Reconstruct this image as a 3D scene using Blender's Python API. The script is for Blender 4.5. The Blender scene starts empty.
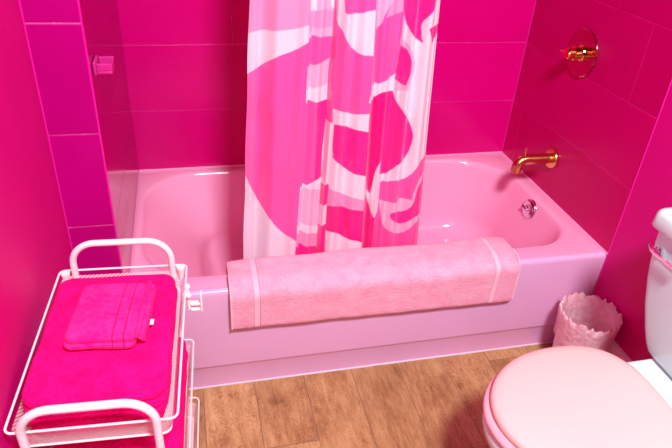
import bpy, bmesh, math, random
import numpy as np
from mathutils import Vector, Matrix, noise
random.seed(4)
PI = math.pi
COL = bpy.context.scene.collection
CURT=[('M',[[-70,1165],[301,1168],[304,1103],[305,1067],[304,1039],[303,1012],[302,987],[300,964],[299,944],[299,926],[302,912],[302,894],[303,872],[303,846],[304,815],[303,785],[304,756],[304,726],[307,696],[308,670],[306,651],[301,638],[298,629],[295,615],[292,594],[290,567],[288,534],[287,498],[286,459],[286,407],[287,306],[-42,327]]),
('P',[[-70,1165],[301,1168],[303,1094],[258,1090],[229,1090],[206,1088],[179,1086],[152,1085],[129,1083],[114,1081],[102,1080],[95,1080],[85,1079],[72,1077],[57,1075],[33,1075],[14,1073],[-5,1071],[-28,1068],[-66,1061]]),
('W',[[-66,1061],[-28,1068],[-5,1071],[14,1073],[33,1075],[57,1075],[72,1077],[85,1079],[95,1080],[102,1080],[114,1081],[129,1083],[152,1085],[179,1086],[206,1088],[229,1090],[258,1090],[303,1094],[306,1050],[281,1044],[264,1040],[247,1038],[228,1036],[209,1031],[188,1027],[165,1023],[144,1019],[124,1012],[107,1005],[92,997],[80,990],[69,984],[58,979],[45,976],[31,973],[20,970],[7,968],[-7,964],[-26,959],[-61,951]]),
('W',[[-53,691],[-25,679],[-12,671],[-2,665],[6,657],[13,647],[19,637],[27,627],[35,617],[45,605],[56,590],[68,576],[81,563],[96,550],[111,539],[123,528],[140,516],[156,502],[176,488],[196,475],[224,458],[284,420],[287,285],[-42,307]]),
('M',[[301,1168],[442,1161],[440,1074],[440,1028],[438,997],[436,969],[434,946],[435,923],[433,899],[431,876],[431,851],[429,827],[429,803],[427,779],[426,754],[424,730],[424,706],[422,682],[422,657],[421,627],[419,591],[417,548],[416,498],[414,451],[415,406],[415,353],[415,262],[287,285],[286,398],[286,456],[287,496],[288,534],[290,567],[292,594],[295,615],[298,629],[301,638],[304,661],[307,696],[306,745],[304,805],[303,852],[302,887],[302,912],[299,926],[299,944],[300,964],[302,987],[303,1012],[304,1039],[305,1067],[304,1103]]),
('L',[[301,1168],[442,1161],[440,1054],[306,1060]]),
('P',[[304,1129],[339,1120],[349,1121],[356,1123],[366,1126],[387,1131],[442,1118],[440,1080],[305,1078]]),
('W',[[303,1168],[348,1162],[349,1123],[308,1129]]),
('W',[[415,1162],[442,1161],[442,1127],[434,1130],[426,1134],[423,1139],[419,1146]]),
('M',[[306,1060],[440,1054],[438,997],[402,988],[379,987],[362,984],[347,979],[304,983]]),
('L',[[304,983],[347,979],[362,984],[379,987],[402,988],[438,997],[433,923],[401,919],[378,920],[363,918],[347,914],[303,919]]),
('W',[[303,919],[347,914],[363,918],[378,920],[401,919],[433,923],[433,878],[418,874],[405,873],[390,874],[362,875],[304,881]]),
('H',[[373,873],[431,876],[431,842],[431,820],[429,801],[427,779],[426,754],[424,730],[424,706],[422,677],[421,623],[378,617]]),
('W',[[293,616],[336,606],[351,613],[367,617],[389,617],[422,627],[419,581],[295,599]]),
('L',[[293,602],[419,582],[416,445],[286,478]]),
('W',[[286,478],[416,447],[414,418],[287,448]]),
('P',[[287,448],[414,418],[415,367],[283,399]]),
('H',[[283,399],[415,367],[415,262],[282,287]]),
('M',[[429,915],[429,962],[433,990],[438,1015],[446,1051],[466,820],[431,814]]),
('W',[[429,817],[466,821],[462,774],[460,746],[458,721],[456,688],[454,623],[421,610],[419,671],[419,704],[420,730],[424,762]]),
('H',[[419,606],[446,624],[445,552],[419,534]]),
('W',[[419,534],[445,552],[444,480],[416,459]]),
('H',[[416,459],[445,480],[449,282],[415,262]]),
('M',[[442,1161],[629,1174],[631,1089],[634,1044],[633,1013],[630,985],[627,961],[628,935],[627,908],[630,872],[636,800],[462,815],[453,937],[448,998],[446,1040],[446,1086]]),
('H',[[440,912],[440,1012],[442,1059],[442,1088],[442,1110],[442,1126],[442,1138],[442,1147],[442,1154],[438,1161],[446,1163],[446,1122],[446,1099],[446,1078],[446,1056],[446,1033],[446,1010],[444,989],[444,962],[446,916]]),
('W',[[448,1164],[629,1174],[635,1020],[602,1020],[587,1020],[576,1021],[566,1022],[558,1023],[549,1026],[540,1030],[530,1035],[515,1043],[502,1051],[490,1059],[484,1066],[479,1073],[475,1079],[469,1083],[463,1087],[457,1090],[450,1097],[448,1106],[448,1125]]),
('M',[[471,1170],[629,1174],[633,1139],[586,1133],[567,1128],[551,1125],[528,1124],[477,1127]]),
('W',[[449,862],[483,862],[509,854],[529,849],[542,847],[549,847],[560,848],[572,851],[592,853],[635,855],[636,800],[594,803],[574,804],[563,803],[550,803],[539,804],[525,808],[505,814],[481,821],[453,817]]),
('H',[[457,816],[482,820],[506,814],[525,808],[539,804],[550,803],[563,803],[574,804],[594,803],[636,800],[639,765],[640,745],[639,727],[640,701],[642,652],[607,658],[589,660],[574,662],[564,664],[553,665],[539,669],[521,678],[496,694],[474,707],[464,718],[456,733],[455,760]]),
('W',[[453,715],[491,698],[521,678],[539,669],[553,665],[564,664],[574,662],[589,660],[607,659],[642,655],[643,570],[599,577],[578,579],[564,580],[553,580],[541,581],[527,585],[507,595],[481,606],[449,608]]),
('P',[[449,609],[481,607],[507,595],[527,585],[541,581],[553,580],[564,580],[578,580],[599,578],[646,570],[643,531],[601,535],[582,537],[568,537],[556,536],[545,537],[531,538],[512,544],[482,554],[445,548]]),
('D',[[445,548],[482,554],[512,544],[531,538],[545,537],[556,536],[568,537],[582,537],[601,536],[643,533],[653,408],[624,419],[610,420],[598,422],[586,424],[573,426],[561,427],[550,427],[540,429],[530,433],[516,440],[497,450],[475,459],[445,456]]),
('W',[[445,456],[475,459],[497,450],[516,440],[530,433],[540,429],[550,427],[561,427],[573,426],[586,424],[598,422],[610,421],[624,420],[655,409],[675,261],[447,281]]),
('M',[[627,1174],[801,1167],[805,1135],[805,1116],[804,1099],[803,1082],[802,1063],[798,1043],[799,1022],[795,996],[788,947],[635,933],[635,982],[635,1014],[634,1045],[631,1090]]),
('L',[[627,1174],[752,1168],[750,1162],[745,1157],[739,1153],[733,1148],[725,1142],[719,1136],[715,1130],[709,1124],[704,1118],[700,1112],[698,1107],[696,1101],[694,1096],[690,1092],[685,1087],[678,1083],[635,1088]]),
('P',[[748,1169],[801,1167],[804,1125],[778,1120],[759,1119],[743,1119],[728,1116],[710,1109],[714,1123],[719,1131],[723,1139],[729,1149]]),
('W',[[641,933],[695,925],[712,931],[724,937],[749,942],[791,955],[786,900],[752,903],[732,906],[722,904],[715,901],[705,898],[698,894],[690,888],[677,883],[625,888]]),
('D',[[634,835],[637,863],[647,879],[658,888],[684,883],[692,889],[698,894],[705,898],[715,901],[722,905],[732,907],[752,904],[784,903],[779,853],[775,823],[772,796],[768,766],[765,733],[758,707],[751,687],[738,678],[725,674],[720,665],[716,655],[712,645],[709,635],[707,623],[705,611],[702,595],[697,565],[667,606],[654,630],[644,653],[639,677],[640,702],[639,730],[639,762],[636,797]]),
('W',[[760,690],[729,679],[720,667],[716,657],[712,646],[709,637],[707,626],[705,614],[702,597],[697,565],[646,608],[652,589],[662,573],[674,555],[695,523],[718,486],[738,489],[747,498],[751,515],[752,538],[750,567],[750,591],[751,610],[751,623],[754,630],[756,639],[756,649],[759,663]]),
('D',[[657,582],[697,525],[703,506],[706,490],[707,474],[707,457],[705,433],[706,402],[707,353],[713,248],[671,262],[652,431],[644,505],[644,542],[645,567]]),
('H',[[710,502],[718,486],[739,491],[741,456],[743,429],[745,398],[749,347],[751,245],[709,247],[707,353],[706,403],[706,434],[707,463]]),
('W',[[801,1167],[1052,1169],[1053,1010],[1053,919],[1049,847],[1039,760],[1019,600],[751,607],[757,654],[762,689],[766,727],[771,773],[777,826],[782,873],[786,915],[791,953],[795,986],[797,1015],[800,1040],[802,1063],[803,1082],[804,1099],[805,1116],[805,1135]]),
('H',[[803,1167],[958,1173],[954,1150],[947,1138],[935,1131],[924,1124],[916,1117],[908,1110],[903,1104],[899,1100],[899,1096],[898,1092],[898,1086],[899,1080],[901,1072],[902,1066],[903,1060],[907,1055],[910,1048],[891,1052],[880,1056],[863,1063],[846,1070],[841,1074],[835,1078],[830,1083],[825,1089],[817,1096],[810,1106],[807,1117],[804,1133]]),
('L',[[799,1055],[814,1051],[824,1048],[829,1045],[835,1041],[840,1035],[849,1028],[864,1018],[876,1009],[881,1002],[885,995],[886,987],[885,979],[884,970],[882,961],[877,950],[869,938],[845,918],[788,906],[789,926],[790,940],[791,955],[792,972],[793,992],[796,1009],[797,1023],[798,1037]]),
('H',[[800,1037],[807,1035],[815,1033],[819,1032],[823,1031],[826,1029],[830,1027],[833,1022],[839,1017],[844,1008],[851,999],[856,990],[859,982],[858,976],[856,970],[850,963],[842,953],[830,929],[821,930],[816,930],[808,932],[801,935],[788,938]]),
('H',[[927,1088],[935,1092],[943,1093],[949,1093],[956,1093],[962,1093],[970,1093],[978,1095],[999,1095],[1022,1104],[1026,1077],[1010,1073],[1004,1070],[998,1068],[990,1066],[983,1066],[977,1063],[973,1060],[968,1055],[962,1045],[951,1058],[946,1066],[941,1071],[936,1078]]),
('H',[[767,867],[770,882],[772,893],[776,899],[784,903],[790,889],[794,882],[799,877],[808,869],[817,862],[825,856],[834,849],[852,836],[871,822],[879,813],[886,805],[891,797],[894,790],[899,782],[900,775],[902,768],[899,762],[899,754],[898,745],[893,735],[891,724],[885,713],[878,703],[870,693],[854,689],[834,687],[821,679],[811,669],[802,659],[790,651],[781,644],[772,635],[740,635],[743,667],[746,689],[747,712],[750,739],[754,769],[757,797],[761,823],[764,846]]),
('M',[[1010,701],[993,695],[971,694],[958,686],[943,678],[930,671],[920,662],[914,654],[908,647],[900,641],[895,634],[887,628],[876,622],[863,621],[841,627],[823,629],[814,625],[805,621],[794,617],[779,613],[750,605],[749,539],[747,505],[746,483],[745,464],[742,450],[741,428],[742,398],[746,348],[751,243],[1102,221],[1036,712]]),
('L',[[754,541],[922,557],[925,577],[928,588],[934,597],[940,606],[948,614],[958,621],[965,628],[973,633],[985,634],[998,638],[1007,650],[1017,670],[1036,712],[1048,603],[1050,549],[1046,518],[1037,496],[1024,484],[1011,474],[1000,465],[982,464],[968,462],[956,457],[940,455],[926,452],[915,445],[907,437],[898,430],[887,424],[877,419],[863,418],[841,428],[820,439],[809,441],[799,442],[792,445],[784,449],[777,455],[771,465],[768,477],[764,496]]),
('H',[[806,499],[812,509],[819,513],[833,513],[857,503],[876,502],[888,507],[898,513],[907,520],[914,527],[922,534],[928,543],[936,552],[940,563],[946,575],[954,586],[964,598],[973,611],[991,617],[1004,626],[1018,639],[1045,660],[1058,509],[1032,498],[1018,492],[1005,487],[989,485],[969,487],[953,485],[935,485],[921,482],[912,476],[905,470],[896,465],[887,460],[879,457],[869,457],[857,461],[839,471],[824,481],[817,485],[812,488],[809,492]])]
KN=[(0, 0, 0.004), (0.03, 0.03, -0.004), (0.06, 0.06, -0.014), (0.145, 0.14, 0.028), (0.22, 0.205, 0.026), (0.29, 0.27, 0.01), (0.318, 0.296, 0.004), (0.332, 0.31, -0.026), (0.375, 0.355, -0.014), (0.41, 0.385, -0.026), (0.44, 0.41, -0.032), (0.455, 0.428, 0.002), (0.495, 0.475, 0.026), (0.535, 0.53, 0.008), (0.585, 0.585, 0.03), (0.625, 0.64, 0.034), (0.655, 0.672, 0.008), (0.672, 0.69, -0.02), (0.705, 0.712, -0.006), (0.735, 0.722, 0.002), (0.775, 0.74, -0.012), (0.8, 0.752, -0.014), (0.818, 0.772, 0.004), (0.85, 0.82, 0.026), (0.885, 0.865, 0.002), (0.935, 0.925, 0.028), (0.975, 0.97, 0.012), (1, 1, -0.006)]
CL=(0.32, 0.0425)
CR=(0.9423, -0.0538)


# ---------------------------------------------------------------- helpers
def srgb(r, g, b):
    def f(c):
        c /= 255.0
        return c/12.92 if c <= 0.04045 else ((c+0.055)/1.055)**2.4
    return (f(r), f(g), f(b), 1.0)

class MB:
    """collects vertices and faces of one mesh"""
    def __init__(s): s.v = []; s.f = []
    def add(s, vs, fs):
        o = len(s.v); s.v += [tuple(p) for p in vs]; s.f += [tuple(i+o for i in q) for q in fs]
    def loft(s, loops, cap0=True, cap1=True, closed=True):
        n = len(loops[0]); vs = [p for L in loops for p in L]; fs = []
        for i in range(len(loops)-1):
            for j in range(n if closed else n-1):
                k = (j+1) % n
                fs.append((i*n+j, i*n+k, (i+1)*n+k, (i+1)*n+j))
        if cap0: fs.append(tuple(range(n-1, -1, -1)))
        if cap1: fs.append(tuple((len(loops)-1)*n+j for j in range(n)))
        s.add(vs, fs)
    def tube(s, path, r, n=10, closed=False, caps=True):
        P = [Vector(p) for p in path]; m = len(P); T = []
        for i in range(m):
            a = P[(i-1) % m] if (closed or i > 0) else P[i]
            b = P[(i+1) % m] if (closed or i < m-1) else P[i]
            T.append((b-a).normalized())
        u = T[0].orthogonal().normalized(); loops = []
        for i in range(m):
            u = (u-T[i]*u.dot(T[i])).normalized(); w = T[i].cross(u)
            rr = r[i] if isinstance(r, (list, tuple)) else r
            loops.append([P[i]+(u*math.cos(2*PI*k/n)+w*math.sin(2*PI*k/n))*rr for k in range(n)])
        if closed:
            nn = len(loops); vs = [p for L in loops for p in L]; fs = []
            for i in range(nn):
                a, b = i, (i+1) % nn
                off = 0
                if b == 0:
                    off = min(range(n), key=lambda q: (loops[0][q]-loops[-1][0]).length)
                for j in range(n):
                    k = (j+1) % n
                    fs.append((a*n+j, a*n+k, b*n+(k+off) % n, b*n+(j+off) % n))
            s.add(vs, fs)
        else: s.loft(loops, caps, caps)
    def lathe(s, prof, origin=(0, 0, 0), axis=(0, 0, 1), n=40):
        ax = Vector(axis).normalized(); u = ax.orthogonal().normalized(); w = ax.cross(u); o = Vector(origin)
        loops = [[o+ax*h+(u*math.cos(2*PI*k/n)+w*math.sin(2*PI*k/n))*max(r, 1e-4) for k in range(n)] for r, h in prof]
        s.loft(loops, True, True)
    def rbox(s, x0, x1, y0, y1, z0, z1, rc=.01, rz=.004, k=5, taper=0):
        loops = []
        for (z, ins) in ([(z0+rz*(1-math.cos(a)), rz*(1-math.sin(a))) for a in [i*PI/8 for i in range(5)]] +
                         [(z1-rz*(1-math.cos(a)), rz*(1-math.sin(a))) for a in [PI/2-i*PI/8 for i in range(5)]]):
            q = ins+taper*(z1-z)
            loops.append(rrect(x0+q, x1-q, y0+q, y1-q, max(rc-ins, .0005), z, k, 0))
        s.loft(loops)
    def build(s, name, mat, parent=None, smooth=35, sub=0):
        me = bpy.data.meshes.new(name); me.from_pydata(s.v, [], s.f)
        bm = bmesh.new(); bm.from_mesh(me); bmesh.ops.recalc_face_normals(bm, faces=bm.faces[:]); bm.to_mesh(me); bm.free()
        o = bpy.data.objects.new(name, me); COL.objects.link(o)
        if isinstance(mat, (list, tuple)):
            for m in mat: me.materials.append(m)
        elif mat: me.materials.append(mat)
        me.polygons.foreach_set('use_smooth', [True]*len(me.polygons))
        if smooth: me.set_sharp_from_angle(angle=math.radians(smooth))
        if parent: o.parent = parent
        if sub:
            md = o.modifiers.new('sub', 'SUBSURF'); md.levels = md.render_levels = sub
        return o

def rrect(x0, x1, y0, y1, r, z, k=8, m=6, swap=None):
    """rounded rectangle loop; r one radius or four (+x+y, -x+y, -x-y, +x-y)"""
    R = [r]*4 if not isinstance(r, (list, tuple)) else r
    cs = [(x1-R[0], y1-R[0], 0), (x0+R[1], y1-R[1], PI/2), (x0+R[2], y0+R[2], PI), (x1-R[3], y0+R[3], 1.5*PI)]
    pts = []
    for i, (cx, cy, a0) in enumerate(cs):
        arc = [(cx+R[i]*math.cos(a0+PI/2*t/k), cy+R[i]*math.sin(a0+PI/2*t/k)) for t in range(k+1)]
        pts += arc
        nx, ny, na = cs[(i+1) % 4]; q = (nx+R[(i+1) % 4]*math.cos(na), ny+R[(i+1) % 4]*math.sin(na)); p = arc[-1]
        for t in range(1, m+1):
            f = t/(m+1); pts.append((p[0]+(q[0]-p[0])*f, p[1]+(q[1]-p[1])*f))
    return [(p[0], p[1], z) for p in pts]

def box_mb(b, x0, x1, y0, y1, z0, z1):
    v = [(x, y, z) for x in (x0, x1) for y in (y0, y1) for z in (z0, z1)]
    b.add(v, [(0, 1, 3, 2), (4, 6, 7, 5), (0, 4, 5, 1), (2, 3, 7, 6), (0, 2, 6, 4), (1, 5, 7, 3)])

def round_path(pts, r, closed=False, k=6):
    """polyline with rounded corners"""
    P = [Vector(p) for p in pts]; n = len(P); out = []
    for i in range(n):
        if not closed and i in (0, n-1): out.append(P[i]); continue
        a, b, c = P[(i-1) % n], P[i], P[(i+1) % n]
        d1 = (a-b).normalized(); d2 = (c-b).normalized(); ang = d1.angle(d2)
        t = min(r/math.tan(ang/2), .49*(a-b).length, .49*(c-b).length)
        for q in range(k+1):
            f = q/k; p0 = b+d1*t; p2 = b+d2*t
            # circular-ish via rational quadratic
            w = math.sin(ang/2); den = (1-f)**2+2*f*(1-f)*w+f*f
            out.append((p0*(1-f)**2+b*(2*f*(1-f)*w)+p2*f*f)/den)
    return out

def tag(o, label, cat, group=None, kind=None):
    o['label'] = label; o['category'] = cat
    if group: o['group'] = group
    if kind: o['kind'] = kind
    return o
def thing(name, label, cat, loc=(0, 0, 0), rz=0, group=None):
    o = bpy.data.objects.new(name, None); COL.objects.link(o); o.location = loc; o.rotation_euler = (0, 0, rz)
    o.empty_display_size = .05
    return tag(o, label, cat, group)
def struct(o, label=None, cat=None):
    o['kind'] = 'structure'
    if label: o['label'] = label; o['category'] = cat
    return o

# ---------------------------------------------------------------- node helpers
class NT:
    def __init__(s, name):
        s.m = bpy.data.materials.new(name); s.m.use_nodes = True; s.t = s.m.node_tree; s.n = s.t.nodes; s.l = s.t.links
        s.p = s.n['Principled BSDF']; s.out = s.n['Material Output']
    def set(s, sock, v):
        if hasattr(v, 'is_output') or isinstance(v, bpy.types.NodeSocket): s.l.new(v, sock)
        else: sock.default_value = v
    def math(s, op, a, b=None, c=None, clamp=False):
        n = s.n.new('ShaderNodeMath'); n.operation = op; n.use_clamp = clamp
        for i, x in enumerate((a, b, c)):
            if x is not None: s.set(n.inputs[i], x)
        return n.outputs[0]
    def coord(s): return s.n.new('ShaderNodeTexCoord').outputs['Object']
    def sep(s, v):
        n = s.n.new('ShaderNodeSeparateXYZ'); s.l.new(v, n.inputs[0]); return n.outputs
    def comb(s, x, y, z=0.0):
        n = s.n.new('ShaderNodeCombineXYZ')
        for i, q in enumerate((x, y, z)): s.set(n.inputs[i], q)
        return n.outputs[0]
    def noise(s, vec, scale, detail=2, rough=.5, dist=0):
        n = s.n.new('ShaderNodeTexNoise'); s.l.new(vec, n.inputs['Vector']); n.inputs['Scale'].default_value = scale
        n.inputs['Detail'].default_value = detail; n.inputs['Roughness'].default_value = rough; n.inputs['Distortion'].default_value = dist
        return n.outputs[0]
    def white(s, vec):
        n = s.n.new('ShaderNodeTexWhiteNoise'); n.noise_dimensions = '3D'; s.l.new(vec, n.inputs['Vector']); return n.outputs['Value']
    def ramp(s, fac, stops):
        n = s.n.new('ShaderNodeValToRGB'); s.set(n.inputs[0], fac); e = n.color_ramp.elements
        while len(e) < len(stops): e.new(.5)
        for i, (p, c) in enumerate(stops): e[i].position = p; e[i].color = c
        return n.outputs[0]
    def mix(s, fac, a, b, mode='MIX'):
        n = s.n.new('ShaderNodeMix'); n.data_type = 'RGBA'; n.blend_type = mode
        s.set(n.inputs[0], fac); s.set(n.inputs[6], a); s.set(n.inputs[7], b); return n.outputs[2]
    def smooth(s, x, a, b):
        n = s.n.new('ShaderNodeMapRange'); n.interpolation_type = 'SMOOTHSTEP'; s.set(n.inputs[0], x)
        n.inputs[1].default_value = a; n.inputs[2].default_value = b; return n.outputs[0]
    def bump(s, h, strength=.3, dist=.002):
        n = s.n.new('ShaderNodeBump'); s.set(n.inputs['Height'], h); n.inputs['Strength'].default_value = strength; n.inputs['Distance'].default_value = dist
        s.l.new(n.outputs[0], s.p.inputs['Normal']); return n
    def base(s, c): s.set(s.p.inputs['Base Color'], c)
    def pr(s, **k):
        for a, v in k.items(): s.set(s.p.inputs[a.replace('_', ' ')], v)

def simple(name, col, rough=.4, metal=0, bump=None, spec=.5, var=0, coat=0):
    t = NT(name); co = t.coord()
    if var:
        f = t.noise(co, 9, 3); c2 = tuple(min(1, q*(1-var)) for q in col[:3])+(1,)
        t.base(t.mix(f, col, c2))
    else: t.base(col)
    t.pr(Roughness=rough, Metallic=metal); t.p.inputs['Specular IOR Level'].default_value = spec
    if coat: t.p.inputs['Coat Weight'].default_value = coat; t.p.inputs['Coat Roughness'].default_value = .06
    if bump: t.bump(t.noise(co, bump[0], 3), bump[1], bump[2])
    return t.m

def tile_mat(name, axis, z0, h, w, u0, shift, col, col2, grout, rough=.16, spec=.3):
    """painted glossy wall tile: u along the wall, rows of height h from z0"""
    t = NT(name); co = t.coord(); x, y, z = t.sep(co)
    u = x if axis == 'x' else y
    rowf = t.math('DIVIDE', t.math('SUBTRACT', z, z0), h); row = t.math('FLOOR', rowf); fz = t.math('FRACT', rowf)
    uf = t.math('DIVIDE', t.math('ADD', t.math('SUBTRACT', u, u0), t.math('MULTIPLY', row, shift)), w)
    cu = t.math('FLOOR', uf); fu = t.math('FRACT', uf)
    dz = t.math('MULTIPLY', t.math('MINIMUM', fz, t.math('SUBTRACT', 1.0, fz)), h)
    du = t.math('MULTIPLY', t.math('MINIMUM', fu, t.math('SUBTRACT', 1.0, fu)), w)
    d = t.math('MINIMUM', dz, du)
    line = t.math('SUBTRACT', 1.0, t.smooth(d, .0006, .0026))
    patch = t.smooth(t.noise(co, 3.2, 2), .40, .62)
    chips = t.smooth(t.noise(co, 38, 2), .52, .62)
    vary = t.white(t.comb(cu, row, 3.0))
    blot = t.noise(co, 5.5, 4, .6)
    c = t.mix(t.math('ADD', t.math('MULTIPLY', vary, .55), t.math('MULTIPLY', t.math('SUBTRACT', blot, .3), .8), clamp=True), col, col2)
    lf = t.math('MULTIPLY', line, t.math('ADD', .16, t.math('MULTIPLY', patch, t.math('ADD', .30, t.math('MULTIPLY', chips, .5)))))
    t.base(t.mix(lf, c, grout))
    t.pr(Roughness=t.math('ADD', rough, t.math('MULTIPLY', blot, .12))); t.p.inputs['Specular IOR Level'].default_value = spec
    g = t.smooth(d, .0008, .0045)
    t.bump(t.math('ADD', g, t.math('MULTIPLY', t.noise(co, 9, 2), .10)), .35, .0025)
    return t.m

# ---------------------------------------------------------------- materials
MAG = srgb(222, 0, 132); MAG2 = srgb(196, 0, 112)
M = {}
M['paint'] = simple('magenta_wall_paint', srgb(214, 0, 130), .5, spec=.22, var=.1, bump=(60, .06, .001))
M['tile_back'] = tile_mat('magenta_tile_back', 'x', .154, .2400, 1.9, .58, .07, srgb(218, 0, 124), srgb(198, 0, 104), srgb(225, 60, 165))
M['tile_side'] = tile_mat('magenta_tile_side', 'y', .155, .2390, .90, -.378, -.17, srgb(202, 0, 106), srgb(182, 0, 88), srgb(225, 25, 140), rough=.24, spec=.2)  # right alcove tile, with the light drop-off darkened into its tones
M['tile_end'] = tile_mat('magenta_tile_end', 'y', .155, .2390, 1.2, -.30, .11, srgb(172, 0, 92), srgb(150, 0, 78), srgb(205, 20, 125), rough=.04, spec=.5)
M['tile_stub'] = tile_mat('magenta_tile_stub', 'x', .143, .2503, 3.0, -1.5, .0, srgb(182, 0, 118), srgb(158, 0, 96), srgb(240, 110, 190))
M['caulk'] = simple('pink_caulk_bead', srgb(222, 20, 150), .3)
M['caulk_light'] = simple('pale_pink_caulk', srgb(252, 150, 205), .4)
M['caulk_white'] = simple('off_white_caulk', srgb(225, 205, 215), .6, bump=(90, .4, .002))
M['ceiling'] = simple('ceiling_paint', srgb(245, 225, 235), .7)
M['base'] = simple('pale_pink_baseboard_paint', srgb(250, 222, 232), .4)
M['tub'] = simple('pink_enamel', srgb(250, 164, 206), .13, spec=.5)
M['apron'] = simple('cool_light_tint_enamel', srgb(230, 172, 216), .2, spec=.5)  # tub enamel with the cooler light on the front tinted into its colour
M['gold'] = simple('polished_brass', srgb(236, 204, 120), .1, 1)
M['goldb'] = simple('brushed_brass', srgb(222, 186, 118), .2, 1)
M['goldp'] = simple('mirror_brass_plate', srgb(196, 150, 128), .06, 1)
M['chrome'] = simple('chrome', srgb(225, 222, 228), .08, 1)
M['dark'] = simple('dark_drain_slot', srgb(60, 10, 40), .5)
M['china'] = simple('white_vitreous_china', srgb(204, 234, 232), .12)
M['china_rim'] = simple('pinkish_white_china', srgb(222, 232, 234), .12)
M['seat'] = simple('rose_pink_seat_plastic', srgb(240, 172, 186), .16)
M['lid'] = simple('pale_pink_lid_plastic', srgb(238, 194, 191), .14)
M['ink'] = simple('grey_blue_print', srgb(165, 185, 205), .5)
M['cart'] = simple('pale_pink_powder_coat', srgb(250, 218, 226), .38)
M['plast'] = simple('pale_pink_plastic', srgb(252, 222, 228), .35)
M['rubber'] = simple('grey_rubber', srgb(120, 110, 115), .6)
M['dish'] = simple('magenta_glazed_dish', srgb(215, 40, 140), .15, var=.4)

def mesh_panel_mat():
    t = NT('pink_perforated_metal'); co = t.coord(); x, y, z = t.sep(co)
    a = t.math('ADD', x, t.math('MULTIPLY', y, .0)); P = .0042
    s1 = t.math('SINE', t.math('MULTIPLY', t.math('ADD', x, y), 2*PI/P)); s2 = t.math('SINE', t.math('MULTIPLY', t.math('ADD', z, t.math('MULTIPLY', t.math('SUBTRACT', x, y), .5)), 2*PI/P))
    hole = t.smooth(t.math('MULTIPLY', s1, s2), .0, .22)
    t.base(srgb(247, 205, 216)); t.pr(Roughness=.4)
    tr = t.n.new('ShaderNodeBsdfTransparent'); mx = t.n.new('ShaderNodeMixShader')
    t.l.new(hole, mx.inputs[0]); t.l.new(t.p.outputs[0], mx.inputs[1]); t.l.new(tr.outputs[0], mx.inputs[2]); t.l.new(mx.outputs[0], t.out.inputs[0])
    return t.m
M['perf'] = mesh_panel_mat()

def terry(name, col, col2, scale=420, bands=None, band_col=None, axis=0, strength=.9):
    t = NT(name); co = t.coord(); n1 = t.noise(co, scale, 3, .6); n2 = t.noise(co, 26, 3, .6); n3 = t.noise(co, scale*.38, 2, .6)
    c = t.mix(t.smooth(t.math('ADD', t.math('MULTIPLY', n2, .6), t.math('MULTIPLY', n3, .4)), .34, .66), col2, col)
    hgt = t.math('ADD', n1, t.math('MULTIPLY', n3, 1.2))
    if bands:
        q = t.sep(co)[axis]; mask = None
        for (a, b) in bands:
            k = t.math('MULTIPLY', t.smooth(q, a-.0012, a+.0012), t.math('SUBTRACT', 1.0, t.smooth(q, b-.0012, b+.0012)))
            mask = k if mask is None else t.math('MAXIMUM', mask, k)
        c = t.mix(mask, c, band_col); hgt = t.math('MULTIPLY', hgt, t.math('SUBTRACT', 1.0, t.math('MULTIPLY', mask, .9)))
        hgt = t.math('SUBTRACT', hgt, t.math('MULTIPLY', mask, .25))
    t.base(c); t.pr(Roughness=.95); t.p.inputs['Specular IOR Level'].default_value = .1
    t.p.inputs['Sheen Weight'].default_value = .35; t.p.inputs['Sheen Roughness'].default_value = .5; t.set(t.p.inputs['Sheen Tint'], col)
    t.bump(hgt, strength, .0028)
    return t.m
M['terry_hot'] = terry('hot_pink_terry', srgb(250, 12, 130), srgb(224, 0, 104))
M['terry_wash'] = terry('bright_pink_terry', srgb(252, 46, 148), srgb(242, 18, 126), 300, [(.012, .0135), (.0305, .032), (.0655, .067)], srgb(214, 4, 104))
M['terry_soft'] = terry('rose_pink_terry', srgb(250, 180, 206), srgb(246, 160, 190), 330, [(.346, .363), (1.104, 1.121)], srgb(250, 190, 212))
M['hem'] = simple('rose_pink_hem', srgb(250, 188, 210), .9, bump=(300, .5, .001))
M['tagw'] = simple('white_care_tag', srgb(250, 235, 240), .7)

def curtain_mat():
    t = NT('printed_satin'); a = t.n.new('ShaderNodeAttribute'); a.attribute_name = 'print'
    co = t.coord(); x, y, z = t.sep(co)
    t.base(a.outputs['Color']); t.pr(Roughness=.30); t.p.inputs['Specular IOR Level'].default_value = .6
    t.p.inputs['Sheen Weight'].default_value = .15
    v = t.comb(x, y, t.math('MULTIPLY', z, .16)); w = t.noise(v, 12, 1, .4); w2 = t.noise(co, 12, 3, .5, .6)
    t.bump(t.math('ADD', t.math('MULTIPLY', w, .8), t.math('MULTIPLY', w2, .5)), .24, .006)
    tl = t.n.new('ShaderNodeBsdfTranslucent'); t.l.new(a.outputs['Color'], tl.inputs[0]); mx = t.n.new('ShaderNodeMixShader'); mx.inputs[0].default_value = .12
    t.l.new(t.p.outputs[0], mx.inputs[1]); t.l.new(tl.outputs[0], mx.inputs[2]); t.l.new(mx.outputs[0], t.out.inputs[0])
    return t.m
M['curtain'] = curtain_mat()

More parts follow.
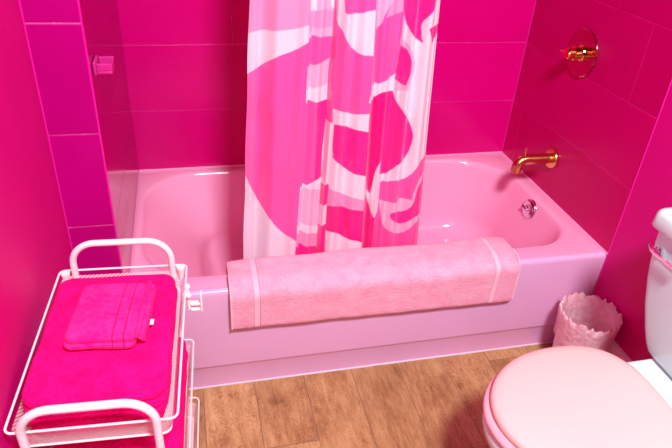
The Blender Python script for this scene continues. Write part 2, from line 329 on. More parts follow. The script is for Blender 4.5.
def liner_mat():
    t = NT('thin_pink_plastic_film'); co = t.coord()
    n = t.noise(co, 60, 4, .6, .4)
    t.base(t.mix(t.smooth(n, .35, .7), srgb(252, 190, 208), srgb(255, 238, 244))); t.pr(Roughness=.16)
    t.bump(t.math('ADD', t.noise(co, 24, 2, .5, 1.0), t.math('MULTIPLY', t.noise(co, 75, 2), .22)), .75, .008)
    tl = t.n.new('ShaderNodeBsdfTranslucent'); tl.inputs[0].default_value = srgb(252, 190, 210); mx = t.n.new('ShaderNodeMixShader'); mx.inputs[0].default_value = .35
    t.l.new(t.p.outputs[0], mx.inputs[1]); t.l.new(tl.outputs[0], mx.inputs[2])
    tr = t.n.new('ShaderNodeBsdfTransparent'); m2 = t.n.new('ShaderNodeMixShader'); m2.inputs[0].default_value = .1
    t.l.new(mx.outputs[0], m2.inputs[1]); t.l.new(tr.outputs[0], m2.inputs[2]); t.l.new(m2.outputs[0], t.out.inputs[0])
    return t.m
M['liner'] = liner_mat()

def floor_mat():
    t = NT('oak_plank_floor'); co = t.coord(); x, y, z = t.sep(co); w = .1625; Ln = 1.2
    pf = t.math('DIVIDE', t.math('SUBTRACT', x, .0195), w); pi = t.math('FLOOR', pf); fx = t.math('FRACT', pf)
    yo = t.math('DIVIDE', t.math('ADD', t.math('ADD', y, .576), t.math('MULTIPLY', pi, .437)), Ln); yi = t.math('FLOOR', yo); fy = t.math('FRACT', yo)
    rnd = t.white(t.comb(pi, yi, 1.0)); rnd2 = t.white(t.comb(pi, yi, 7.0))
    dx = t.math('MULTIPLY', t.math('MINIMUM', fx, t.math('SUBTRACT', 1.0, fx)), w)
    dy = t.math('MULTIPLY', t.math('MINIMUM', fy, t.math('SUBTRACT', 1.0, fy)), Ln)
    gap = t.math('SUBTRACT', 1.0, t.smooth(t.math('MINIMUM', dx, dy), .0005, .0024))
    off = t.math('MULTIPLY', rnd, 37.0)
    ox = t.math('ADD', x, off)
    warp = t.noise(t.comb(ox, t.math('MULTIPLY', y, .7), off), 7.0, 3, .55)
    rv = t.math('ADD', t.math('MULTIPLY', warp, 13.0), t.math('MULTIPLY', ox, 10.0))
    rings = t.math('ABSOLUTE', t.math('SINE', t.math('MULTIPLY', rv, 9.0)))
    fine = t.noise(t.comb(ox, t.math('MULTIPLY', y, .12), off), 230, 3, .65)
    mid = t.noise(t.comb(ox, t.math('MULTIPLY', y, .28), off), 19, 5, .7)
    blot = t.noise(co, 6.0, 4, .6); fibre = t.noise(t.comb(ox, t.math('MULTIPLY', y, .2), off), 75, 5, .7)
    knot = t.smooth(t.noise(t.comb(ox, y, off), 9.0, 2, .5), .60, .75)
    f = t.math('ADD', t.math('ADD', t.math('MULTIPLY', rings, t.math('ADD', .04, t.math('MULTIPLY', rnd2, .10))), t.math('MULTIPLY', fibre, .40)), t.math('ADD', t.math('MULTIPLY', fine, .16), t.math('MULTIPLY', mid, .50)))
    f = t.math('SUBTRACT', f, t.math('MULTIPLY', knot, .10))
    c = t.ramp(f, [(.34, srgb(112, 66, 40)), (.45, srgb(156, 104, 64)), (.58, srgb(188, 136, 90)), (.74, srgb(214, 166, 118))])
    k = t.math('ADD', .76, t.math('ADD', t.math('MULTIPLY', rnd2, .17), t.math('MULTIPLY', blot, .20)))
    c = t.mix(1.0, c, t.comb(k, k, k), 'MULTIPLY')
    c = t.mix(t.math('MULTIPLY', gap, .68), c, srgb(118, 88, 74))
    t.base(c); t.pr(Roughness=t.math('ADD', .36, t.math('MULTIPLY', fine, .2)))
    t.bump(t.math('SUBTRACT', t.math('MULTIPLY', fibre, .3), gap), .25, .0015)
    return t.m
M['floor'] = floor_mat()

# ---------------------------------------------------------------- the room
TW, TD, TH = 1.524, .783, .3936     # alcove width, depth, tub rim height
WT = 2.45; YB = -2.3
def wall(name, boxes, mats, pick, label=None):
    b = MB()
    for q in boxes: box_mb(b, *q)
    o = b.build(name, mats, smooth=30)
    for p in o.data.polygons: p.material_index = pick(p.normal)
    return struct(o)
wall('floor', [(-.235, 1.66, YB, .9, -.08, 0)], [M['floor']], lambda n: 0)
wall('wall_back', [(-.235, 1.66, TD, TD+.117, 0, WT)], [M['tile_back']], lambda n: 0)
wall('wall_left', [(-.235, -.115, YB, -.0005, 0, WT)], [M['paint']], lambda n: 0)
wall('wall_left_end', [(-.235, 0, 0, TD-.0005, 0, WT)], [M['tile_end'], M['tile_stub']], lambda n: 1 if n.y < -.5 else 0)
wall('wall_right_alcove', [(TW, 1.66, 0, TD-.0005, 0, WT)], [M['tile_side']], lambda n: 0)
wall('wall_right', [(TW, 1.66, YB, -.0005, 0, WT)], [M['paint']], lambda n: 0)
# baseboard with a rounded top on the right wall
b = MB(); pr = [(0, 0), (-.014, 0), (-.014, .135), (-.0125, .144), (-.009, .150), (-.004, .153), (0, .153)]
b.loft([[(TW-.0005+p[0], y, p[1]) for p in pr] for y in (-.012, YB+.05)])
struct(b.build('baseboard_right', M['base']))
def bead(name, pts, r, m):
    b = MB(); b.tube(pts, r, 8); return struct(b.build(name, m))
bead('trim_1', [(-.002, .001, 0), (-.002, .001, WT)], .0026, M['caulk'])
bead('trim_2', [(-.113, -.0005, 0), (-.113, -.0005, WT)], .002, M['caulk'])
bead('trim_3', [(TW-.0005, -.001, .0), (TW-.0005, -.001, WT)], .0026, M['caulk'])
bead('trim_4', [(TW-.001, TD-.001, TH), (TW-.001, TD-.001, WT)], .0025, M['caulk'])
bead('trim_5', [(.002, TD-.001, TH), (TW-.002, TD-.001, TH)], .0045, M['caulk_light'])
bead('trim_6', [(TW-.0012, .002, TH-.001), (TW-.0012, TD-.002, TH-.001)], .0045, M['caulk_light'])
bead('trim_7', [(.0012, .002, TH-.001), (.0012, TD-.002, TH-.001)], .0022, M['caulk_light'])
bead('trim_8', [(x*.03+.004, .0135+.0012*noise.noise((x*.9, 1, 1)), .001) for x in range(51)], .0032, M['caulk_white'])

# ---------------------------------------------------------------- bathtub
tub = thing('bathtub', 'pink enamelled alcove bathtub with front apron under the shower curtain', 'bathtub', (TW/2, .39, 0))
tub_off = Vector((-TW/2, -.39, 0))
def tb(bm, name, mat, parent=None, **k):
    bm.v = [tuple(Vector(p)+tub_off) for p in bm.v]; return bm.build(name, mat, parent or tub, **k)
b = MB(); loops = []; g = .0015; K, Mm = 14, 10
def R0(ins, z, r): return rrect(g+ins*.15, TW-g-ins*.15, ins, TD-g-ins*.15, r, z, K, Mm)
loops += [R0(.0145, .342, .004), R0(.0135, .36, .006), R0(.0125, .386, .006), R0(.0125, TH-.0012, .006), R0(.0135, TH-.0002, .006), R0(.018, TH+.0003, .006)]
top = (.030, 1.462, .088, .738); bot = (.30, 1.335, .175, .665)
def Rb(tx, ty, tz, r, z=None):
    x0 = top[0]+(bot[0]-top[0])*tx[0]; x1 = top[1]+(bot[1]-top[1])*tx[1]; y0 = top[2]+(bot[2]-top[2])*ty; y1 = top[3]+(bot[3]-top[3])*ty
    return rrect(x0, x1, y0, y1, r, z, K, Mm)
RT = [.235, .205, .19, .15]
def rad(k, q): return [a+(q-a)*k for a in RT]
for ins, z in ((-.012, TH+.0003), (-.008, TH-.0006), (-.003, TH-.004), (0, TH-.010), (.003, TH-.018)):
    loops.append(rrect(top[0]+ins, top[1]-ins, top[2]+ins, top[3]-ins, rad(0, 0), z, K, Mm))
for t in (.06, .15, .25, .35, .45, .55, .64):
    z = TH-.018-t*.30
    loops.append(Rb((t*1.05+.01, t*.62+.02), t*.7+.03, 0, rad(t, .17), z))
zb = .083
z_last = TH-.018-.64*.30
for i in range(1, 7):
    a = i/6*PI/2; f = math.sin(a); e = 1-math.cos(a)
    z = z_last-(z_last-zb)*f
    tx0 = .682+(1.0-.682)*e; tx1 = .417+(1-.417)*e; ty = .478+(1-.478)*e
    loops.append(Rb((tx0, tx1), ty, 0, rad(.64+.36*e, .16), z))
for f in (.8, .5, .2):
    cx, cy = (bot[0]+bot[1])/2, (bot[2]+bot[3])/2
    loops.append([(cx+(p[0]-cx)*f, cy+(p[1]-cy)*f, zb-.004*(1-f)) for p in loops[-1 if f == .8 else -1]])
b.loft(loops, False, True); tb(b, 'basin', M['tub'], smooth=60)
# apron: panel, step and toe skirt
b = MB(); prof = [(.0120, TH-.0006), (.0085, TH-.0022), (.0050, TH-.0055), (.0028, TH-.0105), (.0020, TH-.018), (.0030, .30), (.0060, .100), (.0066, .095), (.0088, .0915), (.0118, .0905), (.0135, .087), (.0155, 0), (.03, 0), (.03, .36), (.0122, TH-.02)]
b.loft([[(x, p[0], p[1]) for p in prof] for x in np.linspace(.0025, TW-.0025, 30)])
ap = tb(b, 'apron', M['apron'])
# overflow plate with trip lever
ov = Vector((1.4475, .378, .349)); nrm = Vector((-1, -.05, .13)).normalized(); b = MB()
b.lathe([(.0, -.012), (.038, -.012), (.039, .001), (.037, .004), (.028, .0065), (.012, .0075), (0, .0075)], ov, nrm, 36)
op = tb(b, 'overflow_plate', M['chrome'], smooth=50)
b = MB(); b.tube([ov+nrm*.007, ov+nrm*.014], .007, 14); b.tube([ov+nrm*.013+Vector((0, .004, -.001)), ov+nrm*.017+Vector((0, .022, .004))], [.004, .0045], 10)
for d in (.0165, -.0165): b.lathe([(.0, 0), (.0035, 0), (.003, .002), (0, .0024)], ov+nrm*.0068+Vector((0, 0, d)), nrm, 12)
tb(b, 'trip_lever', M['chrome'], op)
b = MB(); b.lathe([(0, 0), (.034, 0), (.035, .002), (.030, .004), (.012, .003), (0, .003)], (1.25, .42, zb-.003), (0, 0, 1), 32); tb(b, 'drain', M['chrome'])

# brass tub spout
sp = thing('tub_spout', 'brass tub spout with pull-up diverter on the right tile wall above the tub', 'tub spout', (TW, .423, .541))
b = MB(); b.lathe([(0, .0005), (.038, .0005), (.039, .003), (.039, .009), (.037, .012), (.024, .013), (.021, .013)], (0, 0, 0), (-1, 0, 0), 40); b.build('flange', M['goldb'], sp)
path = round_path([(-.010, 0, 0), (-.138, 0, .001), (-.146, 0, -.048)], .036, k=10)
b = MB(); b.tube(path, .0200, 24); b.build('spout_tube', M['goldb'], sp, smooth=60)
b = MB(); b.tube([(-.120, 0, .012), (-.121, 0, .040), (-.121, 0, .046), (-.121, 0, .048)], [.0035, .0035, .0046, .003], 12); b.build('diverter_pin', M['gold'], sp)
# shower valve
va = thing('shower_valve', 'round brass shower valve trim with lever handle on the right tile wall', 'shower valve', (TW, .417, .940))
b = MB(); b.lathe([(0, .0005), (.0795, .0005), (.081, .003), (.0805, .007), (.078, .0085), (.070, .009), (.03, .009), (0, .009)], (0, 0, 0), (-1, 0, 0), 64); b.build('escutcheon', M['goldp'], va, smooth=25)
b = MB(); b.lathe([(0, .0092), (.026, .0092), (.027, .012), (.025, .016), (.022, .018), (.022, .034), (.0235, .036), (.0235, .040), (.0205, .042), (.0195, .062), (.017, .066), (.009, .0675), (0, .068)], (0, 0, 0), (-1, 0, 0), 36)
hd = b.build('handle', M['gold'], va, smooth=25)
b = MB(); b.tube([(-.054, .010, -.001), (-.056, .034, -.004), (-.0565, .046, -.005)], [.0075, .0062, .005], 14); b.build('lever', M['gold'], hd)
# soap dish on the left end wall
sd = thing('soap_dish', 'small glossy magenta wall soap dish on the left tub-end tile wall', 'soap dish', (0, .035, 1.022))
b = MB(); b.rbox(.0005, .008, 0, .06, -.003, .027, .003, .003); b.build('back_plate', M['dish'], sd)
b = MB(); b.rbox(.008, .042, 0, .06, 0, .007, .004, .002); b.rbox(.008, .042, 0, .006, .007, .024, .003, .002); b.rbox(.008, .042, .054, .06, .007, .024, .003, .002); b.rbox(.036, .042, .006, .054, .007, .018, .002, .002); b.build('tray', M['dish'], sd)

# ---------------------------------------------------------------- shower curtain
ZT, ZB = 1.17, .40
def hfun(s, z):
    t = (z-ZB)/(ZT-ZB); t = np.clip(t, -.2, 1.3); out = np.zeros_like(s)
    ks = [k[1]+(k[0]-k[1])*t for k in KN]
    for i in range(len(KN)-1):
        q = np.clip((s-ks[i])/np.maximum(ks[i+1]-ks[i], 1e-5), 0, 1); q = q*q*(3-2*q)
        v = KN[i][2]+(KN[i+1][2]-KN[i][2])*q
        m = (s >= ks[i]-1e-9) if i else np.ones_like(s, bool)
        out = np.where(m, v, out)
    return out
NS, NZ = 400, 760
zb0, zt0 = .30, 1.92
sg, zg = np.meshgrid(np.linspace(0, 1, NS), np.linspace(zb0, zt0, NZ))
zc = np.minimum(zg, 1.6)
X = CL[0]+CL[1]*zc; X = X+sg*((CR[0]+CR[1]*zc)-X)
wr = .0035*np.sin(zg*31+np.sin(sg*9)*2+sg*5)*np.exp(-((sg-.06)/.09)**2)*np.clip(np.sin(zg*9+.4), 0, 1)
wr += .0022*np.sin(sg*26+zg*4.2)*np.sin(zg*5.3+1)+.0012*np.sin(sg*47+2.0*np.sin(zg*3))
Y = .190-hfun(sg, zg)+wr
X = X+.0012*np.sin(zg*23)*(sg < .02)
PALC = {'W': srgb(238, 216, 232), 'L': srgb(247, 176, 212), 'P': srgb(250, 150, 200), 'M': srgb(250, 84, 172), 'H': srgb(246, 30, 148), 'D': srgb(234, 8, 134)}
colr = np.zeros((NZ, NS, 4)); colr[:] = PALC['M']
def zfold(z): return np.where(z > 1.165, np.clip(1.165-(z-1.165), .45, 2), z)
ds, dz = 1/(NS-1), (zt0-zb0)/(NZ-1); acc = np.zeros((NZ, NS, 3))
for (ox_, oz_) in ((-.375, -.125), (.125, -.375), (.375, .125), (-.125, .375)):
    ss = (sg+ox_*ds)*1000; zz_ = zfold(zg+oz_*dz)*1000; sub = np.zeros((NZ, NS, 3)); sub[:] = PALC['M'][:3]
    for cname, pts in CURT:
        xs = [p[0] for p in pts]; ys = [p[1] for p in pts]
        msk = (ss >= min(xs)) & (ss <= max(xs)) & (zz_ >= min(ys)) & (zz_ <= max(ys))
        sv, zv = ss[msk], zz_[msk]; ins = np.zeros(sv.shape, bool); n = len(pts)
        for i in range(n):
            (x1, y1), (x2, y2) = pts[i], pts[(i+1) % n]
            if y1 == y2: continue
            c = (y1 > zv) != (y2 > zv); xi = (x2-x1)*(zv-y1)/(y2-y1)+x1
            ins ^= c & (sv < xi)
        full = np.zeros((NZ, NS), bool); full[msk] = ins; sub[full] = PALC[cname][:3]
    acc += sub
colr[..., :3] = acc/4
hem = (sg < .055); colr[..., :3] = np.where(hem[..., None], colr[..., :3]*.86+.12*np.array(PALC['L'][:3]), colr[..., :3])
edge = (np.abs(sg-.055) < .004); colr[..., :3] = np.where(edge[..., None], colr[..., :3]*.93, colr[..., :3])
me = bpy.data.meshes.new('shower_curtain')
V = np.stack([X, Y, zg], -1).reshape(-1, 3); idx = np.arange(NZ*NS).reshape(NZ, NS)
F = np.stack([idx[:-1, :-1], idx[:-1, 1:], idx[1:, 1:], idx[1:, :-1]], -1).reshape(-1, 4)
me.vertices.add(len(V)); me.vertices.foreach_set('co', V.ravel()); me.loops.add(F.size); me.loops.foreach_set('vertex_index', F.ravel().astype(np.int32))
me.polygons.add(len(F)); me.polygons.foreach_set('loop_start', (np.arange(len(F))*4).astype(np.int32)); me.polygons.foreach_set('loop_total', np.full(len(F), 4, np.int32)); me.polygons.foreach_set('use_smooth', np.ones(len(F), bool))
me.update(calc_edges=True)
at = me.color_attributes.new('print', 'FLOAT_COLOR', 'POINT'); at.data.foreach_set('color', colr.reshape(-1))
me.materials.append(M['curtain']); cu = bpy.data.objects.new('shower_curtain', me); COL.objects.link(cu)
tag(cu, 'satin shower curtain with swirling pink and white print hanging into the tub', 'shower curtain')

# ---------------------------------------------------------------- bath towel over the tub rim
bt = thing('draped_towel', 'folded rose pink terry towel draped over the front rim of the tub', 'towel', (0, 0, 0))
def drape(n_x, x0, x1, zbot0, zbot1):
    b = MB(); loops = []
    for i in range(n_x+1):
        f = i/n_x; x = x0+(x1-x0)*f
        endt = min(1, min(f, 1-f)*n_x/3.0+.25)
        th = .0185*(.75+.25*endt)*(1+.10*noise.noise((x*7, 2, 5)))
        zb_ = zbot0+(zbot1-zbot0)*f+.0035*noise.noise((x*9, 0, 3))
        lift = .004+.006*noise.noise((x*5, 7, 1))
        ctr = []          # centre line from inside the tub over the rim and down the apron
        H = TH+.0060+th*.5+max(0, lift)
        inner = .132+.004*noise.noise((x*6, 4, 4))
        raw = [(inner+.008, .325, 0), (inner+.002, .36, 0), (inner-.004, H-.022, 0), (inner-.020, H, 0), (.06, H+.001, 0), (.020, H-.002, 0), (-.0165-th*.2, H-.020, 0), (-.0165, .34, 0), (-.0135-.004*noise.noise((x*8, 9, 2)), zb_, 0)]
        ctr = round_path(raw, .022, k=4)
        # resample evenly
        d = [0]
        for q in range(1, len(ctr)): d.append(d[-1]+(ctr[q]-ctr[q-1]).length)
        NP = 40; pts = []
        for q in range(NP):
            s = d[-1]*q/(NP-1); j = max(k for k in range(len(d)) if d[k] <= s+1e-9); j = min(j, len(d)-2)
            w = (s-d[j])/max(d[j+1]-d[j], 1e-9); pts.append(ctr[j].lerp(ctr[j+1], w))
        A, B = [], []
        for q in range(NP):
            tg = (pts[min(q+1, NP-1)]-pts[max(q-1, 0)]).normalized(); nn = Vector((tg.y, -tg.x, 0))
            e = min(1, (min(q, NP-1-q)/2.0)); e = math.sqrt(max(0, 1-(1-min(1, e))**2)); hw = th*.5*(.35+.65*e)
            o_ = hw*(1+.09*noise.noise((x*22, q*.3, 8))+.05*noise.noise((x*50, q*.7, 3)))
            A.append(pts[q]+nn*o_); B.append(pts[q]-nn*hw*.97)
        # which side faces out: sign chosen so A is the outer face
        ring = A+B[::-1]
        loops.append([(x, p.x, p.y) for p in ring])
    b.loft(loops, False, False); m_ = len(loops[0])
    for L in (loops[0], loops[-1]): b.add(L, [(q, q+1, m_-2-q, m_-1-q) for q in range(m_//2-1)])
    return b
drape(150, .2790, 1.190, .2585, .2480).build('towel_body', M['terry_soft'], bt, smooth=80)
def hemline(x):
    b = MB()
    b.tube(round_path([(x, .04, TH+.026), (x, -.004, TH+.024), (x, -.0235, TH-.012), (x, -.0245, .34), (x, -.0235, .268)], .03, k=5), .0032, 8); return b
hemline(.2800).build('hem', M['hem'], bt); hemline(1.189).build('hem', M['hem'], bt)

# ---------------------------------------------------------------- toilet
TY = -.598
to = thing('toilet', 'white toilet with closed pale pink lid beside the right wall', 'toilet', (1.15, TY, 0))
def tp(bm, name, mat, parent=None, **k):
    bm.v = [(p[0]-1.15, p[1], p[2]) for p in bm.v]; return bm.build(name, mat, parent or to, **k)
def egg(front, back, cx, hw, z, nf=2.0, nb=2.4, n=72, grow=0):
    pts = []
    for i in range(n):
        a = 2*PI*i/n; c, s = math.cos(a), math.sin(a); e = nb if c > 0 else nf
        L_ = (back-cx) if c > 0 else (cx-front)
        pts.append((cx+math.copysign(abs(c)**(2/e), c)*(L_+grow), math.copysign(abs(s)**(2/e), s)*(hw+grow), z))
    return pts
b = MB()
b.loft([egg(.975, 1.40, 1.2, .118, 0, 2.4, 3), egg(.97, 1.40, 1.2, .120, .02, 2.4, 3), egg(.985, 1.395, 1.2, .108, .06, 2.3, 3), egg(.985, 1.385, 1.2, .104, .14, 2.2, 2.8),
        egg(.95, 1.37, 1.15, .118, .20, 2.1, 2.6), egg(.895, 1.35, 1.1, .142, .25, 2, 2.5), egg(.845, 1.33, 1.08, .163, .30, 2, 2.5), egg(.818, 1.31, 1.07, .176, .345, 2, 2.5),
        egg(.810, 1.30, 1.065, .183, .365, 2, 2.5), egg(.808, 1.29, 1.065, .185, .385, 2, 2.5), egg(.812, 1.285, 1.065, .181, .393, 2, 2.5), egg(.84, 1.27, 1.065, .15, .394, 2, 2.5),
        egg(.86, 1.22, 1.065, .13, .36, 2, 2.3), egg(.90, 1.16, 1.055, .09, .24, 2, 2.2), egg(.96, 1.10, 1.04, .05, .20, 2, 2)], True, True)
b.rbox(1.215, 1.505, -.140, .140, .345, .4005, .02, .008, 6)
b.rbox(1.30, 1.49, -.11, .11, .16, .35, .03, .01, 6)
tp(b, 'bowl', M['china_rim'], smooth=50)
b = MB()
o_ = lambda g, z: egg(.806, 1.250, 1.06, .196, z, 2.0, 2.6, grow=g); i_ = lambda g, z: egg(.875, 1.185, 1.05, .118, z, 2, 2.2, grow=g)
ring = [i_(0, .397), o_(-.012, .3965), o_(-.003, .399), o_(0, .404), o_(0, .409), o_(-.003, .414), o_(-.012, .4165), i_(.006, .4165), i_(0, .410), i_(0, .397)]
b.loft(ring, False, False); tp(b, 'seat', M['seat'], smooth=60)
b = MB(); L_ = lambda g, z: egg(.820, 1.244, 1.06, .192, z, 2.0, 2.75, grow=g)
b.loft([L_(-.02, .4185), L_(-.006, .4185), L_(-.001, .421), L_(0, .426), L_(-.001, .432), L_(-.005, .4375), L_(-.014, .4415), L_(-.03, .4440), L_(-.06, .4465), L_(-.10, .4485), L_(-.15, .4495)], True, True)
tp(b, 'lid', M['lid'], smooth=60)
b = MB()
for j, (xx, n) in enumerate(((1.2790, 8), (1.2865, 7), (1.2935, 8))):
    random.seed(j+3); y = .012
    for k in range(n):
        L2 = random.uniform(.003, .007); box_mb(b, xx-.0016, xx+.0016, y-L2, y, .4006, .4009); y -= L2+.002
tp(b, 'printed_mark', M['ink'])
b = MB()
def tk(x0, x1, hw, z, r): return rrect(x0, x1, -hw, hw, r, z, 8, 3)
b.loft([tk(1.385, 1.48, .115, .401, .02), tk(1.36, 1.485, .138, .4015, .02), tk(1.337, 1.495, .160, .406, .03), tk(1.329, 1.50, .172, .418, .03), tk(1.325, 1.503, .182, .436, .03), tk(1.322, 1.504, .200, .47, .03), tk(1.319, 1.505, .226, .53, .03),
        tk(1.314, 1.507, .245, .60, .03), tk(1.310, 1.508, .254, .66, .03), tk(1.307, 1.508, .257, .70, .03), tk(1.306, 1.508, .258, .742, .03)])
tp(b, 'tank', M['china'], smooth=50)
b = MB(); k = lambda g, z: rrect(1.291+g, 1.512-g, -.270+g, .270-g, .024-g*.4, z+.010, 8, 3)
b.loft([k(.010, .7325), k(.003, .7335), k(0, .738), k(.002, .768), k(.005, .775), k(.010, .780), k(.018, .7835), k(.03, .785), k(.05, .7862)])
tp(b, 'tank_lid', M['china'], smooth=50)
# flush lever on the front face of the tank
b = MB(); lo = (1.3085, .216, .690)
b.lathe([(0, 0), (.0135, 0), (.014, .003), (.013, .008), (.009, .010), (.0075, .018), (0, .0185)], lo, (-1, 0, .02), 24)
fl = tp(b, 'flush_lever', M['chrome'])
b = MB(); pth = [(1.296, .243, .697), (1.292, .226, .692), (1.291, .200, .689), (1.292, .165, .687), (1.293, .133, .686)]
lp = [[(p[0]+dx*w, p[1], p[2]+dz*hh) for dx, dz in ((-.7, -.7), (-1, 0), (-.7, .7), (0, 1), (.7, .7), (1, 0), (.7, -.7), (0, -1))] for p, w, hh in zip(pth, (.003, .0045, .005, .005, .0045), (.005, .008, .009, .0105, .0095))]
b.loft(lp); tp(b, 'lever_arm', M['chrome'], fl)

# ---------------------------------------------------------------- waste bin and liner
BX, BY = 1.420, -.124
wb = thing('waste_bin', 'small round pale pink waste bin between the tub and the toilet tank', 'waste bin', (BX, BY, 0))
b = MB(); n = 64
def circ(r, z, ph=0): return [(r*math.cos(2*PI*k/n), r*math.sin(2*PI*k/n), z) for k in range(n)]
b.loft([circ(.066, .001), circ(.070, .004), circ(.0735, .04), circ(.081, .14), circ(.0885, .238), circ(.0895, .240), circ(.0885, .2425), circ(.0865, .2425), circ(.0855, .238), circ(.072, .03), circ(.066, .008)], True, True)
b.build('bin_body', M['base'], wb, smooth=40)
b = MB(); n = 132; loops = []
n = 180
prof = [(.058, .030, .3), (.066, .045, .8), (.074, .10, 1.6), (.079, .15, 2.0), (.083, .20, 2.2), (.0825, .236, 1.6), (.0865, .256, 1.5), (.0915, .264, 1.8), (.0960, .259, 1.8), (.0965, .250, 1.3), (.0955, .235, 1.2), (.0935, .215, 1.4), (.0920, .195, 1.5), (.0905, .175, 1.6), (.0895, .158, 1.7)]
for li, (r, z, am) in enumerate(prof):
    L = []
    for k_ in range(n):
        a = 2*PI*k_/n; c, s = math.cos(a), math.sin(a)
        p1 = noise.noise((c*2.6+5, s*2.6, li*.25)); p2 = noise.noise((c*9, s*9+3, li*.35))+.25*noise.noise((c*15, s*15+3, li*.6)); 
        p3 = .8*math.sin(a*15+6*p1+li*.12)+1.1*noise.noise((c*6+9, s*6, li*.12))
        rim = math.exp(-((z-.26)/.03)**2)
        rr = r+am*.0011*(p2*1.3+p3*.9*rim)
        if li <= 5: rr = min(rr, (.0855-.0135*(.238-min(z, .238))/.208)-.002)-abs(p2)*.004*am*.5
        if li >= 10: rr = max(rr, .0905 if z > .22 else .0895-.0079*(.238-z)/.1+.002)
        zz = z+rim*(.0062*p3+.009*p2) if li >= 5 else z+.004*p2
        if li in (6, 7, 8): zz = max(zz, .2475)
        if li in (9,): rr = max(rr, .0925)
        if li == len(prof)-1: zz += .012*p1+.003*p2
        L.append((rr*c, rr*s, zz))
    loops.append(L)
b.loft(loops, True, False)
ln = b.build('bin_liner', M['liner'], None, smooth=0); ln.location = (BX, BY, 0)
tag(ln, 'crumpled translucent pink plastic bag lining the small waste bin', 'bin liner')

# ---------------------------------------------------------------- rolling cart
CX, CY, CR_ = .033, -.481, math.radians(-3.4)
cart = thing('rolling_cart', 'pale pink metal tiered rolling cart by the left wall holding towels', 'cart', (CX, CY, 0), CR_)
hw, hl = .1295, .2085
def arch(y, w, zt, name):
    b = MB(); b.tube(round_path([(-w, y, .055), (-w, y, zt), (w, y, zt), (w, y, .055)], .048, k=9), .0068, 14); return b.build(name, M['cart'], cart, smooth=60)
arch(hl-.006, .099, .772, 'handle_frame'); arch(-hl-.012, .099, .760, 'handle_frame')
def basket(zr, depth=.052, inset=.016):
    b = MB(); z1 = zr-depth
    loop = lambda w, l, z: round_path([(-w, -l, z), (w, -l, z), (w, l, z), (-w, l, z)], .012, True, 5)
    b.tube(loop(hw, hl, zr), .0022, 8, True); b.tube(loop(hw-inset, hl-inset, z1), .0024, 8, True)
    o = b.build('basket', M['cart'], cart, smooth=60)
    b = MB(); L0 = rrect(-hw+.006, hw-.006, -hl+.007, hl-.007, .012, zr-.009, 5, 0); L1 = rrect(-hw+inset, hw-inset, -hl+inset, hl-inset, .012, z1, 5, 0)
    b.loft([L0, L1], False, True); b.build('mesh_panel', M['perf'], o)
for z in (.702, .483, .284): basket(z)
b = MB(); zz = .650
for z_ in (.640, .655): pass
b.tube(round_path([(-.092, -hl-.004, .636), (-.092, -hl-.030, .650), (.092, -hl-.030, .650), (.092, -hl-.004, .636)], .010, k=5), .0026, 8)
b.build('front_bar', M['cart'], cart)
for sx in (-1, 1):
    b = MB(); b.lathe([(0, 0), (.0055, 0), (.0088, .026), (.0095, .029), (.0085, .032), (0, .0325)], (sx*.117, hl-.012, .6745), (0, 0, 1), 20); b.build('joint_cap', M['plast'], cart)
for sx in (-1, 1):
    for sy in (hl-.006, -hl-.012):
        b = MB(); b.lathe([(0, .040), (.011, .040), (.011, .056), (0, .056)], (sx*.099, sy, 0), (0, 0, 1), 16); b.tube([(sx*.099-.0095, sy, .021), (sx*.099+.0095, sy, .021)], .0205, 24)
        b.build('caster', M['rubber'], cart)
# side hook clipped on the rim
hk = thing('cart_hook', 'small pale pink plastic hook clipped on the side rim of the cart', 'hook', (CX, CY, 0), CR_)
b = MB(); hy = .120
b.tube([(hw+.004, hy, .712), (hw+.005, hy, .652)], .0042, 12); b.lathe([(0, -.007), (.005, -.005), (.0068, 0), (.005, .005), (0, .007)], (hw+.004, hy+.002, .708), (0, 0, 1), 14)
b.lathe([(0, -.007), (.005, -.005), (.0068, 0), (.005, .005), (0, .007)], (hw+.005, hy-.004, .690), (0, 0, 1), 14); b.build('clip', M['plast'], hk)
b = MB(); b.rbox(hw+.008, hw+.030, hy-.006, hy+.006, .662, .669, .002, .002); b.rbox(hw+.008, hw+.030, hy-.006, hy+.006, .648, .654, .002, .002); b.rbox(hw+.028, hw+.033, hy-.009, hy+.009, .648, .694, .002, .002)
b.build('hook_arm', M['plast'], hk)

# folded towels: slab made of soft layers, the folds showing at the front
def slab(b, x0, x1, y0, y1, z0, z1, r, dome=0.0, seed=0, nx=40, ny=56, fold=True, edge=None):
    """rounded pillow-like slab; superellipse edge profile"""
    loops = []; n = 18; er = edge or (z1-z0)*.5
    zs = [(z0+(z1-z0)*(.5-.5*math.cos(PI*i/n)), math.sin(PI*i/n)) for i in range(n+1)]
    for (z, s) in zs:
        ins = er*(1-s**.75)
        L = rrect(x0+ins, x1-ins, y0+ins, y1-ins, max(r-ins*.6, .004), z, 8, 14)
        loops.append([(p[0]+.0025*noise.noise((p[0]*22+seed, p[1]*22, z*40)), p[1]+.003*noise.noise((p[0]*20, p[1]*20+seed, z*50+4)), p[2]) for p in L])
    # caps with inner rings
    for top_ in (False, True):
        src = loops[-1] if top_ else loops[0]; cx = (x0+x1)/2; cy = (y0+y1)/2
        rings = []
        for f in (.9, .75, .55, .35, .15):
            rings.append([(cx+(p[0]-cx)*f, cy+(p[1]-cy)*f, p[2]+(dome*(1-f**2) if top_ else 0)+(.0016*noise.noise((p[0]*f*30+seed, p[1]*f*30, 2)) if top_ else 0)) for p in src])
        loops = loops+rings if top_ else rings[::-1]+loops
    b.loft(loops)
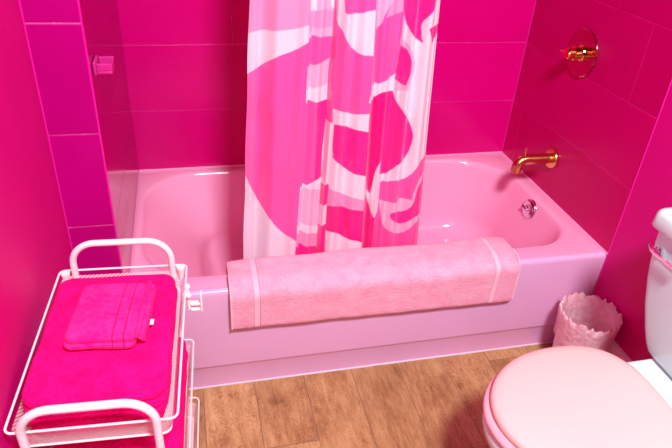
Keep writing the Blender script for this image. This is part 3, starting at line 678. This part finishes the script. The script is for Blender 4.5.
def towel_stack(name, label, z0, z1, x0, x1, y0, y1, mat, layers, seed, dome):
    root = thing(name, label, 'towel', (CX, CY, 0), CR_)
    b = MB(); h = (z1-z0)/layers
    for i in range(layers):
        a = z0+h*i
        off = .002*noise.noise((i*1.7+seed, 1, 1))+.016*i/layers
        last = (i == layers-1)
        ti = .010 if i == 0 else .003 if i == 1 else 0
        slab(b, x0+off*.3+ti, x1-off*.2-ti, y0+off, y1-off*.3, a-(.004 if i else 0), a+h+.002, .030, dome if last else 0, seed+i, edge=h*.62)
    b.build('towel_fold', mat, root, smooth=80); return root
towel_stack('bath_towel', 'hot pink folded bath towel filling the top basket of the cart', .660, .728, -.117, .115, -.189, .152, M['terry_hot'], 4, 1, .012)
towel_stack('bath_towel', 'hot pink folded bath towel in the second basket, under the top tier', .440, .550, -.108, .122, -.188, .165, M['terry_hot'], 4, 5, .008)

# wash cloth folded on top, its folded edges stacked to the right
wc = thing('washcloth', 'bright pink folded washcloth lying on the top bath towel', 'washcloth', (.045, -.494, .7452), math.radians(-7))
b = MB(); slab(b, -.070, .050, -.076, .078, .000, .013, .014, .0, 21, edge=.006); slab(b, -.067, .056, -.073, .080, .011, .026, .016, .005, 25, edge=.008)
b.build('cloth_fold', M['terry_wash'], wc, smooth=80)
for i in range(3):
    b = MB(); y0_, y1_ = -.070+.004*i, .076-.004*i; pts = []
    for q in range(24):
        f = q/23; y = y0_+(y1_-y0_)*f
        pts.append((.054+.0060*i-.0010*i*i+.0022*noise.noise((f*5, i*3, 1)), y, .0275-.0075*i+.0026*noise.noise((f*6, i, 7))))
    b.tube(pts, [.0050+.0014*noise.noise((q*.4, i, 2)) for q in range(24)], 10)
    b.build('hem_edge', M['terry_wash'], wc, smooth=80)
b = MB(); b.rbox(.062, .072, -.020, -.006, .006, .0072, .001, .0004); b.build('care_tag', M['tagw'], wc)

# ---------------------------------------------------------------- light
def area(name, loc, target, size, power, col=(1, 1, 1), size_y=None, spread=PI):
    d = bpy.data.lights.new(name, 'AREA'); d.energy = power; d.color = col; d.size = size; d.spread = spread
    if size_y: d.shape = 'RECTANGLE'; d.size_y = size_y
    o = bpy.data.objects.new(name, d); COL.objects.link(o); o.location = loc
    o.rotation_euler = (Vector(target)-Vector(loc)).to_track_quat('-Z', 'Y').to_euler(); return o
area('flash_light', (.60, -1.85, 2.85), (.75, 0, .5), .36, 114, (.90, 1, 1))
area('tank_fill_light', (-.02, -2.15, 1.45), (1.4, -.5, .5), .5, 3.4, (.75, 1, 1), 1.0, math.radians(110))  # added fill lamp to brighten tank, bin and right wall; no doorway there
w = bpy.data.worlds.new('room_light'); bpy.context.scene.world = w; w.use_nodes = True
w.node_tree.nodes['Background'].inputs[0].default_value = (.86, 1, 1, 1); w.node_tree.nodes['Background'].inputs[1].default_value = .02

# ---------------------------------------------------------------- camera
cd = bpy.data.cameras.new('camera'); cam = bpy.data.objects.new('camera', cd); COL.objects.link(cam)
cam.location = (.20466, -1.37779, 1.49372); cam.rotation_euler = (1.0077455, -.0583155, -.2295246)
cd.sensor_width = 36; cd.lens = 602.478/672*36; cd.clip_start = .01
sc = bpy.context.scene; sc.camera = cam
sc.view_settings.view_transform = 'Standard'; sc.view_settings.look = 'None'; sc.view_settings.exposure = 0
sc.cycles.max_bounces = 10; sc.cycles.diffuse_bounces = 6; sc.cycles.glossy_bounces = 6; sc.cycles.transparent_max_bounces = 12
sc.cycles.use_denoising = True; sc.cycles.sample_clamp_indirect = 8
